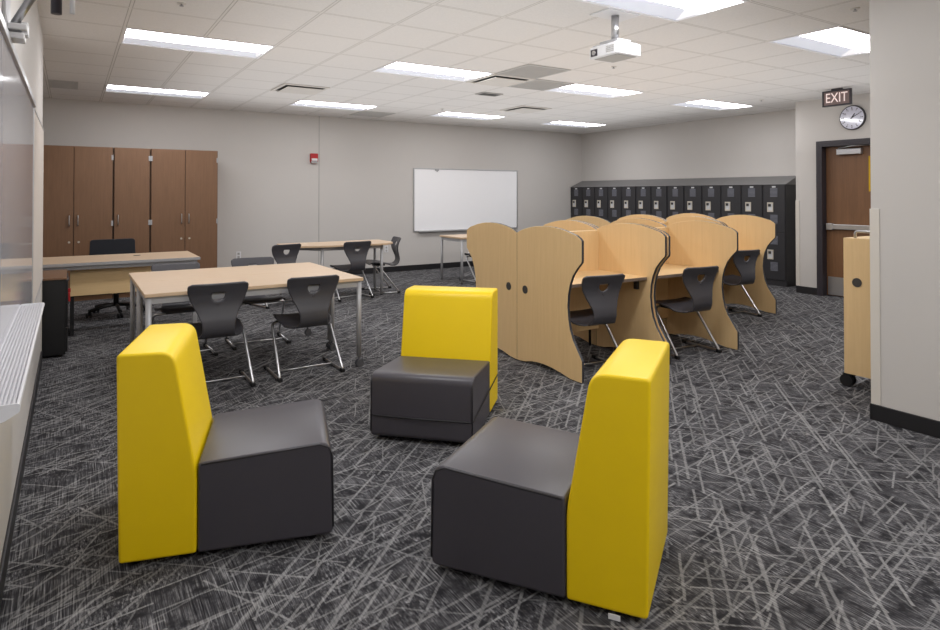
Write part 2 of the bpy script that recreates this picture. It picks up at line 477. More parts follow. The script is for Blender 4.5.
diffuser(6, 5, 'square white air diffuser touching the light in the middle of the ceiling')
diffuser(3, 8, 'square white air diffuser above the red fire alarm, near the back wall')
diffuser(9, 8, 'square white air diffuser with a dark rim above the study carrels')
def grille(ix, iy, label, w=TPX, d=TPY):
    x0 = TX0+ix*TPX; y0 = TY0+iy*TPY
    t = thing('return_grille', label, 'air vent', (x0, y0, H), 0, 'grey return grilles')
    f = B()
    for a in ((.012, w-.012, .012, .04), (.012, w-.012, d-.04, d-.012), (.012, .04, .04, d-.04), (w-.04, w-.012, .04, d-.04)): box(f, *a, -.008, -.001)
    obj('frame', f, 'grille_light', t)
    s = B(); k = 14
    for i in range(k):
        y = .045+(d-.09)*i/k
        box(s, .04, w-.04, y, y+.016, -.006, -.002)
    obj('louver', s, 'grille_light', t)
    obj('backing', box(B(), .04, w-.04, .04, d-.04, -.0018, -.0008), 'grille_light', t)
grille(6, 4, 'grey perforated return grille nearest the projector in the middle of the ceiling')
grille(7, 5, 'grey return grille between the square diffuser and the light beyond the projector')
grille(6, 11, 'grey return grille close to the back wall, above the round-cornered far table')
grille(-1, 10, 'grey return grille in the far left ceiling corner above the brown cabinets', .32)
sk = thing('ceiling_speaker', 'small dark rectangular ceiling fitting between two square air diffusers', 'ceiling fitting', (4.66, 6.87, H))
obj('frame', box(B(), -.16, .16, -.10, .10, -.012, -.001), 'grille', sk, bevel=.004)
obj('panel', box(B(), -.13, .13, -.07, .07, -.016, -.011), 'dark', sk)
def sprinkler(x, y, label):
    t = thing('sprinkler_head', label, 'sprinkler', (x, y, H), 0, 'ceiling sprinkler heads')
    obj('escutcheon', cyl(B(), (0, 0, -.006), .03, .008, n=20), 'diff', t)
    b = B(); cyl(b, (0, 0, -.018), .006, .014, n=8); cyl(b, (0, 0, -.022), .014, .005, n=14)
    obj('deflector', b, 'silver', t)
sprinkler(.64, 4.74, 'small sprinkler head in front of the long light nearest the left wall')
sprinkler(4.71, 2.30, 'small sprinkler head near the light by the partition, at the upper right')
sprinkler(4.75, 4.70, 'small sprinkler head below the white projector')
sprinkler(4.87, 8.48, 'small sprinkler head beside the light above the wall-mounted whiteboard')
sprinkler(8.19, 5.26, 'small sprinkler head between the locker light and the exit sign')

# projector
pj = thing('projector', 'white projector hanging from the ceiling on a short silver pole', 'projector', (3.37, 3.32, H))
obj('ceiling_plate', box(B(), -.16, .16, -.10, .10, -.012, -.001), 'white', pj, bevel=.003)
obj('pole', cyl(B(), (0, 0, -.20), .028, .19, n=20), 'chrome', pj)
mb = B(); box(mb, -.07, .07, -.09, .09, -.232, -.20)
for a, b in ((-.1, -.12), (.1, -.12), (-.1, .12), (.1, .12)): tube(mb, [(a*.4, b*.4, -.215), (a, b, -.238)], .012, 8)
obj('mount', mb, 'silver', pj, bevel=.003)
pbm = prism(B(), round2([(-.13, -.15), (.12, -.15), (.12, .145), (-.13, .145)], .03), 'z', -.325, -.24)
pb_ = obj('body', pbm, 'white', pj, bevel=.008, seg=3)
ln = B(); box(ln, -.1335, -.128, .05, .115, -.312, -.262)
lo = obj('lens_surround', ln, 'frame', pb_)
obj('lens', cyl(B(), (-.138, .082, -.287), .018, .006, 'x', 18), 'chrome', lo)
vn = B()
for i in range(6):
    for j in range(4): box(vn, -.1325, -.1285, -.115+i*.013, -.107+i*.013, -.306+j*.013, -.298+j*.013)
obj('vent', vn, 'grille', pb_)
obj('base_plate', box(B(), -.10, .09, -.12, .11, -.329, -.324), 'grille', pb_)

# ------------------------------------------------------------------ left wall: writing board, tray, arm
wb = thing('wall_whiteboard', 'glossy white writing board on the near left wall reflecting the brown cabinets', 'whiteboard', (XL, 0, 0))
obj('writing_surface', box(B(), .002, .014, .9, 4.60, .72, 1.94), 'gloss_board', wb)
f = B(); box(f, 0, .024, .88, 4.61, 1.94, 1.975); box(f, 0, .02, .88, 4.61, .70, .72); box(f, 0, .017, 4.60, 4.61, .72, 1.94)
obj('frame', f, 'alu', wb, bevel=.003)
tb = thing('tack_panel', 'beige tack panel between the writing board and the end of the left wall', 'tack board', (XL+.0005, 0, 0))
obj('panel', box(B(), .0, .010, 4.63, 6.36, .72, 1.94), 'tack', tb)
for z in (1.94, .71): obj('edge_strip', box(B(), 0, .014, 4.62, 6.37, z, z+.01), 'alu', tb)
tr = thing('marker_tray', 'long ribbed aluminium marker tray under the left wall writing board', 'tray', (XL+.014, 0, .9))
prof = []
n = 9; W = .084
for i in range(n):
    x = W*i/n
    prof += [(x, .012), (x+W/n*.55, .012), (x+W/n*.6, .006), (x+W/n*.95, .006)]
prof = [(0, -.012)] + prof + [(W, .014), (W+.006, .010), (W+.006, -.004), (W*.6, -.02)]
poly = [(p[0], p[1]) for p in prof]
b = prism(B(), poly, 'y', 1.87, 3.52)
obj('tray', b, 'guard_cool', tr)
for y in (1.862, 3.52):
    obj('end_cap', prism(B(), round2([(0, -.024), (W*.7, -.024), (W+.008, -.004), (W+.008, .016), (0, .016)], .008), 'y', y, y+.008), 'white', tr)
arm = thing('projector_wall_mount', 'silver diagonal wall arm clamped over the top edge of the left writing board', 'mounting arm', (XL, 2.78, 2.0))
b = B(); box(b, 0, .012, -.10, .10, -.02, .6)
obj('wall_plate', b, 'silver', arm, bevel=.003)
b = B(); box(b, .012, .07, -.06, .06, .0, .022); box(b, .012, .062, -.05, .05, -.03, -.008); box(b, .05, .072, -.03, .03, -.012, .035)
obj('clamp', b, 'white', arm, bevel=.004)
b = B(); tube(b, [(.03, 0, .03), (.16, .0, .30), (.30, 0, .48)], .014, 12)
obj('brace', b, 'chrome', arm)
b = B(); box(b, .012, .75, -.04, .04, .48, .54)
bo = obj('boom', b, 'white', arm, bevel=.006)
b = B(); cyl(b, (.155, .02, .09), .018, .40, n=16); obj('stub', b, 'frame', bo)
b = B(); cyl(b, (.205, .03, .10), .009, .39, n=12); obj('cable', b, 'white', bo)

# ------------------------------------------------------------------ back wall items
wh = thing('whiteboard', 'white wall-mounted whiteboard with thin aluminium frame on the back wall', 'whiteboard', (5.36, YB, .71))
obj('writing_surface', box(B(), .02, 2.38, -.014, -.002, .02, 1.17), 'white_board', wh)
f = B()
for a in ((0, 2.4, 0, .022), (0, 2.4, 1.168, 1.19), (0, .022, .022, 1.168), (2.378, 2.4, .022, 1.168)): box(f, a[0], a[1], -.02, 0, a[2], a[3])
obj('frame', f, 'alu', wh, bevel=.003)
obj('tray', box(B(), .1, 2.3, -.07, -.02, -.006, .008), 'alu', wh, bevel=.002)
b = B(); box(b, .46, .54, -.03, -.012, 1.145, 1.185); box(b, .485, .515, -.034, -.026, 1.125, 1.15); obj('clip', b, 'silver', wh, bevel=.002)

al = thing('fire_alarm', 'red fire alarm strobe with clear lens on the back wall', 'fire alarm', (3.47, YB, 2.02))
obj('housing', prism(B(), round2([(-.065, -.09), (.065, -.09), (.065, .08), (-.065, .08)], [.05, .05, .01, .01]), 'y', -.05, .002), 'red', al, bevel=.006)
obj('strobe', box(B(), -.05, .05, -.068, -.05, -.045, -.005), 'white', al, bevel=.006)
obj('speaker_grille', prism(B(), round2([(-.055, -.085), (.055, -.085), (.055, -.05), (-.055, -.05)], [.04, .04, .004, .004]), 'y', -.054, -.05), 'silver', al)
def outlet(x, z, label):
    t = thing('wall_outlet', label, 'outlet', (x, YB, z), 0, 'outlets on the back wall')
    obj('cover_plate', box(B(), -.037, .037, -.007, 0, -.06, .06), 'white', t, bevel=.003)
    b = B(); box(b, -.017, .017, -.010, -.006, .008, .045); box(b, -.017, .017, -.010, -.006, -.045, -.008)
    obj('socket', b, 'grille', t)
outlet(4.82, .42, 'small outlet plate on the back wall behind the far right end chair')
outlet(2.256, .44, 'small pale outlet plate on the back wall just right of the brown cabinets')

# ------------------------------------------------------------------ tall brown cabinets
def cabinet(x0, x1, doors, label, hinge_right=False):
    y0 = 9.80; w = x1-x0; h = 2.05
    t = thing('storage_cabinet', label, 'cabinet', (x0, y0, 0), 0, 'tall brown cabinets')
    c = B(); box(c, .003, w-.003, .022, YB-y0-.012, .0, h)
    obj('carcass', c, 'brown', t)
    obj('face_gap', box(B(), .006, w-.006, .016, .022, .06, h-.01), 'browndark', t)
    n = len(doors)
    for i, hs in enumerate(doors):
        a = .008+(w-.016)*i/n+.0035; b = .008+(w-.016)*(i+1)/n-.0035
        d = obj('door', box(B(), a, b, 0, .018, .09, h-.004), 'brown', t, bevel=.0015)
        hx = b-.045 if hs == 'r' else a+.045
        hb = B(); tube(hb, smooth_path([(hx, 0, 1.0), (hx, -.03, 1.0), (hx, -.03, 1.13), (hx, 0, 1.13)], .015, 4), .007, 8)
        obj('handle', hb, 'chrome', d)
        lx = hx + (.0 if hs == 'r' else .01)
        lb = cyl(B(), (lx, -.006, .78), .014, .008, 'y', 14)
        obj('lock', lb, 'pull', d)
        hg = B(); e = a if hs == 'r' else b
        for z in (.25, 1.02, h-.14): box(hg, e-.012, e+.012, -.006, .004, z-.035, z+.035)
        obj('hinge', hg, 'silver', d)
    return t
cabinet(-.42, .487, 'rl', 'tall brown two-door cabinet beside the end of the left wall')
cabinet(.489, .937, 'l', 'tall narrow single-door brown cabinet between the two double ones')
cabinet(.939, 1.83, 'rl', 'tall brown two-door cabinet at the open end of the run, beside bare wall')

# ------------------------------------------------------------------ lockers
NL = 13; LX = 9.2; LY0, LY1 = 5.52, 10.412; LW = (LY1-LY0)/NL
def make_locker():
    # local: front faces -X at x=0, runs along +Y
    t = thing('locker', 'x', 'locker', (LX, LY0, 0))
    d = XR-LX-.004
    obj('cabinet_body', box(B(), .012, d, .002, LW-.002, 0, 1.56), 'locker', t)
    for z0, z1 in ((.09, .815), (.825, 1.55)):
        dd = obj('door', box(B(), 0, .012, .012, LW-.012, z0, z1), 'locker', t, bevel=.003)
        for zc in (z1-.115, z0+.2):
            v = B()
            for k in range(7): box(v, -.004, .002, LW*.5-.06, LW*.5+.06, zc-.062+k*.0195, zc-.062+k*.0195+.012)
            obj('vent', v, 'vent', dd)
        p = B(); ym = LW*.66
        for a in ((-.05, -.036, -.075, .075), (.036, .05, -.075, .075), (-.036, .036, -.075, -.05), (-.036, .036, .055, .075)):
            box(p, -.008, .004, ym+a[0], ym+a[1], z0+.385+a[2], z0+.385+a[3])
        hd = obj('handle', p, 'pull', dd, bevel=.002)
        obj('recess', box(B(), -.003, .003, ym-.036, ym+.036, z0+.335, z0+.44), 'plate', hd)
        obj('latch', box(B(), -.012, .0, ym-.012, ym+.03, z0+.395, z0+.435), 'dark', hd)
        obj('number_plate', box(B(), -.004, .002, LW*.5-.03, LW*.5+.03, z1-.035, z1-.012), 'plate', dd)
    return t
lk = make_locker()
for i in range(NL):
    o = lk if i == 0 else copy_tree(lk)
    o.location = (LX, LY0+i*LW, 0); o['group'] = 'black wall lockers'
    o['label'] = ('black two-tier steel locker at the door end of the row' if i == 0 else
                  'black two-tier steel locker in the far corner against the back wall' if i == NL-1 else
                  'black two-tier steel locker, %s in the row counted from the door end' % ORD[i])
b = B(); prism(b, [(LX-.004, 1.562), (XR-.004, 1.562), (XR-.004, 1.70)], 'y', LY0, LY1)
o = obj('sloped_locker_hood', b, 'lockertop'); tag(o, 'long grey sloped metal top covering the whole row of lockers', 'locker hood')

# ------------------------------------------------------------------ exit sign, clock
ex = thing('exit_sign', 'dark framed EXIT sign hanging below the ceiling near the door', 'exit sign', (8.10, 4.18, 2.52))
f = B()
for a in ((-.175, .175, 0, .018), (-.175, .175, .182, .2), (-.175, -.157, .018, .182), (.157, .175, .018, .182)): box(f, -.02, .02, a[0], a[1], a[2], a[3])
obj('frame', f, 'frame', ex, bevel=.003)
obj('panel', box(B(), -.012, .012, -.157, .157, .018, .182), 'exit_panel', ex)
st = B(); box(st, -.02, .02, -.06, .06, .2, .2205); obj('ceiling_bracket', st, 'frame', ex)
me = text_mesh('EXIT', .17, .002); me.materials.append(M['exit_letter'])
lt = bpy.data.objects.new('lettering', me); COL.objects.link(lt); lt.parent = ex
lt.matrix_local = Matrix.Translation((-.0145, 0, .1)) @ Matrix(((0, 0, -1), (-1, 0, 0), (0, 1, 0))).to_4x4() @ Matrix.Diagonal((.78, 1, 1, 1))
ck = thing('wall_clock', 'round dark-rimmed clock with pale face on the wall above the door', 'clock', (XD, 4.345, 2.435))
r = B(); R = .165
pts = []
cyl(r, (-.035, 0, 0), R, .035, 'x', 48); obj('case', r, 'frame', ck, bevel=.006)
obj('dial', cyl(B(), (-.038, 0, 0), R-.014, .004, 'x', 48), 'clock_face', ck)
tk = B()
for k in range(12):
    a = 2*PI*k/12
    m = Matrix.Rotation(a, 4, 'X')
    box(tk, -.0405, -.038, -.004, .004, R-.045, R-.025, mat=m)
obj('hour_marks', tk, 'black', ck)
def numeral(s, a):
    m_ = text_mesh(s, .03, .0005); m_.materials.append(M['black'])
    q = bpy.data.objects.new('numeral', m_); COL.objects.link(q); q.parent = ck
    q.matrix_local = Matrix.Translation((-.0405, -math.sin(a)*(R-.058), math.cos(a)*(R-.058))) @ Matrix(((0, 0, -1), (-1, 0, 0), (0, 1, 0))).to_4x4()
for k in range(1, 13): numeral(str(k), 2*PI*k/12)
def hand(name, a, ln_, w):
    obj(name, box(B(), -.044, -.042, -w, w, -.02, ln_, mat=Matrix.Rotation(a, 4, 'X')), 'black', ck)
hand('hour_hand', math.radians(35), .065, .005)
hand('minute_hand', math.radians(62), .10, .0035)

# ------------------------------------------------------------------ lounge chairs
def make_lounge():
    # local: back at y=0, faces +y, x = width, origin under the middle of the back edge
    t = thing('lounge_chair', 'x', 'lounge chair')
    w = .29
    poly = round2([(.012, .025), (.0, .812), (.20, .812), (.285, .325), (.285, .025)], [.015, .018, .055, .03, .0], 6)
    obj('backrest', prism(B(), poly, 'x', -w, w, smooth=True), 'yellow', t, bevel=.011, seg=3)
    poly = round2([(.288, .025), (.288, .372), (.797, .404), (.807, .025)], [0, .0, .055, .03], 7)
    obj('seat', prism(B(), poly, 'x', -w, w, smooth=True), 'charcoal', t, bevel=.011, seg=3)
    # stitched seams along the side edges
    for nm, pl, mt, dd in (('seat_seam', [(.30, .371), (.75, .400), (.786, .384), (.800, .349), (.804, .06)], 'seam', .0), ):
        for s in (-1, 1):
            b = B(); tube(b, [(s*(w-.002), p[0], p[1]-.006) for p in pl], .004, 6)
            obj('seam', b, mt, t)
    for x in (-.23, .23):
        for y in (.06, .72):
            obj('foot', cyl(B(), (x, y, 0), .022, .03, n=16), 'black', t)
    return t
lc = make_lounge()
lc['group'] = 'yellow and charcoal lounge chairs'
def lounge(p_back, p_front, o, label):
    # p_back / p_front : rear and front floor corner of the visible side
    o['label'] = label
def place_lounge(o, origin, facing):
    o.location = (origin[0], origin[1], 0)
    o.rotation_euler = (0, 0, math.atan2(facing[1], facing[0])-PI/2)
# chair beside the left wall
f1 = Vector((.96, -.28)).normalized(); r1 = Vector((-f1.y, f1.x))   # r1 points to the far side
c1 = Vector((.166, 2.715)) + r1*.29 - f1*.02
place_lounge(lc, c1, f1); lc['label'] = 'yellow and charcoal lounge chair near the left wall, seat pointing right'
l2 = copy_tree(lc)
f2 = Vector((-.708, -.706)).normalized()
c2 = Vector((1.68, 3.171)) - f2*.807
place_lounge(l2, c2, f2); l2.scale = (1.04, 1, .958); l2['label'] = 'yellow and charcoal lounge chair facing the camera with a strap round its seat'
l3 = copy_tree(lc)
f3 = Vector((-.56, .828)).normalized(); r3 = Vector((f3.y, -f3.x))
c3 = Vector((1.59, 1.43)) + r3*.30 - f3*.012
place_lounge(l3, c3, f3); l3['label'] = 'yellow and charcoal lounge chair closest to the camera, seen from behind its back'
sb = B(); w = .294
tube(sb, smooth_path([(-w, .02, .21), (-w, .4, .185), (-w, .804, .15), (0, .812, .15), (w, .804, .15), (w, .4, .185), (w, .02, .21)], .03, 4), .004, 6)
obj('strap', sb, 'black', l2)
obj('label_tag', box(B(), -.297, -.294, .10, .14, .004, .022), 'white', l3)

# ------------------------------------------------------------------ shell chairs
PROF = [(.225, .405), (.205, .424), (.17, .433), (.08, .424), (0, .411), (-.07, .397), (-.125, .388), (-.172, .392), (-.207, .415), (-.226, .455), (-.224, .51), (-.209, .57), (-.199, .63), (-.205, .69), (-.224, .74), (-.245, .782)]
HW = [(0, .178), (.04, .20), (.12, .212), (.25, .21), (.33, .188), (.38, .152), (.43, .122), (.48, .107), (.54, .110), (.60, .132), (.66, .161), (.72, .188), (.78, .204), (.86, .208)]
def catmull(P, n):
    out = []
    for i in range(len(P)-1):
        p0 = Vector(P[max(i-1, 0)]); p1 = Vector(P[i]); p2 = Vector(P[i+1]); p3 = Vector(P[min(i+2, len(P)-1)])
        for k in range(n):
            t = k/n
            out.append(.5*((2*p1)+(p2-p0)*t+(2*p0-5*p1+4*p2-p3)*t*t+(3*p1-p0-3*p2+p3)*t**3))
    out.append(Vector(P[-1])); return out
def interp(T, x):
    for (a, b), (c, d) in zip(T, T[1:]):
        if x <= c:
            u = (x-a)/(c-a); u = u*u*(3-2*u)*.4+u*.6
            return b+(d-b)*u
    return T[-1][1]
CURVE = catmull(PROF, 6)
ARC = [0]
for a, b in zip(CURVE, CURVE[1:]): ARC.append(ARC[-1]+(b-a).length)
def at_arc(s):
    s = max(0, min(ARC[-1], s))
    for i in range(len(ARC)-1):
        if s <= ARC[i+1]:
            u = (s-ARC[i])/max(1e-9, ARC[i+1]-ARC[i]); return CURVE[i].lerp(CURVE[i+1], u)
    return CURVE[-1]
def shell(s0, s1, nv, hole=False):
    bm = B(); nu = 28
    T = ARC[-1]; hs, hr = T-.092, .046            # centre of the D-shaped grip hole
    uv = {}
    grid = []
    for j in range(nv+1):
        s = s0+(s1-s0)*j/nv; hw = interp(HW, s)
        row = []
        for i in range(nu+1):
            row.append([(-1+2*i/nu)*hw, s])
        grid.append(row)
    # rounded outer corners at the top and front
    for row in grid:
        for p in row:
            s = p[1]
            for e, d in ((T, T-s), (0, s)):
                if d < .03:
                    hw = interp(HW, s); k = abs(p[0])/hw
                    lim = hw-.03+math.sqrt(max(0, .03**2-(.03-d)**2))
                    p[0] *= lim/hw
    keep = [[True]*nu for _ in range(nv)]
    if hole:
        def inside(x, s):
            dy = s-hs
            return x*x+dy*dy < hr*hr and dy < .020
        for j in range(nv):
            for i in range(nu):
                cx = sum(grid[j+b][i+a][0] for a in (0, 1) for b in (0, 1))/4; cs = sum(grid[j+b][i+a][1] for a in (0, 1) for b in (0, 1))/4
                if inside(cx, cs): keep[j][i] = False
        for j in range(nv+1):
            for i in range(nu+1):
                q = [keep[b][a] for a in (i-1, i) for b in (j-1, j) if 0 <= a < nu and 0 <= b < nv]
                if any(q) and not all(q):
                    p = grid[j][i]; x, y = p[0], p[1]-hs
                    if y > .013: p[1] = hs+.020; p[0] = max(-.0414, min(.0414, x))
                    else:
                        l = math.hypot(x, y) or 1; p[0] = x/l*hr; p[1] = hs+y/l*hr
    V = {}
    def v(i, j):
        if (i, j) not in V:
            x, s = grid[j][i]; q = at_arc(s); hw = interp(HW, s); k = min(1, abs(x)/.2)
            y, z = q
            if s > .42: y += .022*k*k*min(1, (s-.42)/.2)
            elif s < .3: z += .010*k**3
            V[(i, j)] = bm.verts.new((x, y, z))
        return V[(i, j)]
    for j in range(nv):
        for i in range(nu):
            if keep[j][i]:
                f = bm.faces.new((v(i, j), v(i+1, j), v(i+1, j+1), v(i, j+1))); f.smooth = True
    if hole:                                        # little screw under the grip hole
        q = at_arc(hs-.068); cyl(bm, (0, q[0]-.009, q[1]), .006, .004, 'y', 10)
    return bm
def make_shell_chair():
    t = thing('shell_chair', 'x', 'chair')
    SB = .415
    obj('seat', shell(0, SB, 22), 'plastic', t, solid=.012)
    obj('backrest', shell(SB, ARC[-1], 34, True), 'plastic', t, solid=.012)
    for s in (-1, 1):
        b = B()
        tube(b, smooth_path([(s*.245, .24, .014), (s*.25, -.185, .014), (s*.232, .11, .388), (s*.13, .15, .398), (s*.11, .06, .399)], .035, 6), .011, 10)
        lg = obj('leg', b, 'chrome', t)
        for y in (.23, -.175):
            g = B(); box(g, s*.247-.016, s*.247+.016, y-.024, y+.024, 0, .03)
            obj('glide', g, 'black', lg, bevel=.006)
    b = B(); tube(b, [(-.247, .06, .016), (.247, .06, .016)], .007, 8)
    obj('crossbar', b, 'chrome', t)
    b = B(); box(b, -.15, .15, .0, .15, .388, .41); obj('seat_mount', b, 'black', t, bevel=.004)
    return t
sc0 = make_shell_chair(); used = [False]
def chair(x, y, rz, label, group):
    x += .06*math.sin(rz); y -= .06*math.cos(rz)
    if not used[0]: o = sc0; used[0] = True
    else: o = copy_tree(sc0)
    o.location = (x, y, 0); o.rotation_euler = (0, 0, rz); o['label'] = label; o['group'] = group
    return o
G = 'dark chairs around the front table'
chair(.90, 5.03, math.radians(-1), 'dark shell chair at the near side of the front table, beside the left lounge chair', G)
chair(1.59, 5.03, math.radians(0), 'dark shell chair at the near side of the front table, by its castered end', G)
chair(.83, 6.03, PI+math.radians(3), 'dark shell chair behind the front table near the desk, only its back top showing', G)
chair(1.52, 6.16, PI-math.radians(2), 'dark shell chair behind the front table toward its castered end, facing us', G)
G = 'dark chairs around the far table'
chair(2.23, 8.20, math.radians(16), 'dark shell chair with back to us at the cabinet end of the far table', G)
chair(3.21, 8.18, math.radians(7), 'dark shell chair with back to us at the middle of the far table', G)
chair(3.78, 8.44, math.radians(80), 'dark shell chair seen from the side at the right end of the far table', G)
chair(5.66, 8.64, math.radians(6), 'dark shell chair mostly hidden behind the carrel at the table under the whiteboard', 'chair at the whiteboard table')
G = 'dark chairs at the study carrels'
chair(3.565, 3.88, math.radians(-6), 'dark shell chair at the first study carrel, behind the closest yellow lounge chair', G)
chair(4.68, 3.83, math.radians(-6), 'dark shell chair at the second study carrel, in the middle of the row', G)
chair(6.50, 4.61, math.radians(-6), 'dark shell chair at the last study carrel beside the lockers', G)

# ------------------------------------------------------------------ tables
def make_table(name, poly, legs, casters, label, cat, group, loc=(0, 0, 0), apron=True, zt=.73, edge='oak_edge'):
    t = thing(name, label, cat, loc, 0, group)
    obj('table_top', prism(B(), poly, 'z', zt-.026, zt, 0, 1), ['oak', edge], t, bevel=.003)
    xs = [l[0] for l in legs]; ys = [l[1] for l in legs]
    b = B(); n = len(legs)
    for i in range(n):
        a = Vector((*legs[i], zt-.05)); c = Vector((*legs[(i+1) % n], zt-.05))
        d = (c-a); L = d.length; m = Matrix.Translation(a) @ Matrix.Rotation(math.atan2(d.y, d.x), 4, 'Z')
        box(b, 0, L, -.012, .012, -.025, .023, mat=m)
    obj('frame', b, 'silver', t)
    for i, (x, y) in enumerate(legs):
        z0 = .085 if i in casters else .012
        lg = obj('leg', cyl(B(), (x, y, z0), .02, zt-.026-z0, n=18), 'silver', t)
        if i in casters:
            w_ = B(); cyl(w_, (x+.004, y+.012, .0305), .03, .012, 'y', 20); cyl(w_, (x+.004, y-.024, .0305), .03, .012, 'y', 20)
            cyl(w_, (x+.004, y-.02, .0305), .008, .04, 'y', 10); cyl(w_, (x, y, .03), .009, .06, n=10); box(w_, x-.015, x+.03, y-.011, y+.011, .045, .066)
            obj('caster', w_, ['wheel_grey'], lg)
        else:
            obj('glide', cyl(B(), (x, y, 0), .018, .013, n=16, r2=.02), 'black', lg)
    return t
w_, d_ = 1.61, .69
rect = round2([(0, 0), (w_, 0), (w_, d_), (0, d_)], .012, 3)
lg4 = [(.03, .03), (w_-.03, .03), (w_-.03, d_-.03), (.03, d_-.03)]
G = 'pair of oak tables pushed together'
make_table('work_table', rect, lg4, (1, 2), 'oak topped table with silver legs, near half of the front table pair', 'table', G, (.43, 4.845, 0))
make_table('work_table', rect, lg4, (1, 2), 'oak topped table with silver legs, rear half of the front table pair', 'table', G, (.43, 5.54, 0))
pf = round2([(.12, .14), (.60, .0), (1.46, -.03), (1.63, .10), (1.65, .68), (.12, .68)], [.02, .10, .06, .10, .05, .02], 5)
make_table('work_table', pf, [(.56, .08), (1.42, .07), (1.55, .60), (.16, .60)], (), 'oak topped table with soft corners near the back wall, below the fire alarm', 'table', 'single oak tables', (2.28, 8.08, 0))
make_table('work_table', rect, lg4, (), 'oak topped table under the back wall whiteboard, half hidden by the carrels', 'table', 'single oak tables', (5.18, 8.42, 0))

# ------------------------------------------------------------------ teacher's desk group
dk = thing('desk', 'long oak topped desk with silver edge and wooden front panel by the brown cabinets', 'desk', (0, 0, 0))
obj('desk_top', box(B(), -.9, 1.18, 7.27, 8.12, .712, .74), ['oak'], dk, bevel=.003)
b = B(); box(b, -.9, 1.18, 7.262, 7.27, .712, .74); box(b, -.88, 1.15, 7.30, 7.33, .67, .712)
box(b, -.88, 1.15, 8.06, 8.09, .67, .712); box(b, 1.12, 1.15, 7.33, 8.06, .67, .712)
obj('frame', b, 'silver', dk)
obj('modesty_panel', box(B(), 0.0, 1.11, 7.40, 7.42, .40, .705), 'maple_x', dk, bevel=.002)
for y in (7.315, 8.075): obj('leg', box(B(), 1.11, 1.155, y-.022, y+.022, 0, .712), 'silver', dk, bevel=.004)
obj('leg_panel', box(B(), .0, .035, 7.44, 7.9, 0, .705), 'black', dk)
obj('leg_panel', box(B(), -.9, -.87, 7.35, 8.05, 0, .69), 'black', dk)
obj('cable_grommet', cyl(B(), (.62, 7.82, .7395), .035, .003, n=24), 'dark', dk)
pd = thing('file_pedestal', 'black file pedestal with brown top standing at the end of the left wall', 'file cabinet', (-.47, 6.53, 0))
obj('cabinet_body', box(B(), 0, .44, .0, .62, .02, .672), 'black', pd, bevel=.004)
obj('top', box(B(), -.002, .445, -.005, .70, .672, .69), 'brown', pd, bevel=.002)
for i, (z0, z1) in enumerate(((.04, .25), (.255, .46), (.465, .665))):
    d = obj('drawer', box(B(), .44, .455, .01, .61, z0, z1), 'black', pd, bevel=.003)
    obj('handle', box(B(), .455, .462, .2, .42, z1-.03, z1-.015), 'frame', d)
b = B(); box(b, .455, .475, .06, .075, .55, .585); box(b, .456, .472, .05, .085, .47, .55)
obj('key_tag', b, 'red', pd, bevel=.003)
for x in (.04, .40):
    for y in (.05, .57): obj('foot', cyl(B(), (x, y, 0), .02, .022, n=12), 'black', pd)

tc = thing('task_chair', 'black mesh-backed office chair with five-star base behind the desk', 'office chair', (.46, 8.52, 0), PI+.1)
b = prism(B(), round2([(-.25, .60), (.25, .60), (.24, .87), (-.24, .87)], .04), 'y', -.26, -.245)
obj('backrest', b, 'mesh_black', tc, bevel=.004)
b = prism(B(), round2([(-.24, -.22), (.24, -.22), (.25, .24), (-.25, .24)], .06), 'z', .43, .50); obj('seat', b, 'mesh_black', tc, bevel=.02, seg=3)
b = B(); tube(b, smooth_path([(0, -.05, .42), (0, -.26, .42), (0, -.275, .75)], .06), .022, 10); obj('back_support', b, 'black', tc)
for s in (-1, 1):
    b = B(); tube(b, smooth_path([(s*.2, -.02, .425), (s*.29, -.02, .43), (s*.29, -.02, .64)], .04), .016, 8); box(b, s*.29-.04, s*.29+.04, -.14, .13, .64, .668)
    obj('armrest', b, 'black', tc)
b = B(); cyl(b, (0, 0, .10), .03, .32, n=16); obj('gas_column', b, 'black', tc)
for k in range(5):
    a = 2*PI*k/5+.3
    b = B(); tube(b, [(0, 0, .115), (math.cos(a)*.15, math.sin(a)*.15, .105), (math.cos(a)*.30, math.sin(a)*.30, .075)], .02, 8)
    lg = obj('base_arm', b, 'black', tc)
    b = B(); x, y = math.cos(a)*.30, math.sin(a)*.30
    cyl(b, (x-.03, y, .028), .028, .022, 'x', 16); cyl(b, (x+.008, y, .028), .028, .022, 'x', 16); cyl(b, (x, y, .03), .008, .05, n=8); cyl(b, (x-.01, y, .028), .008, .02, 'x', 8)
    obj('caster', b, 'black', lg)

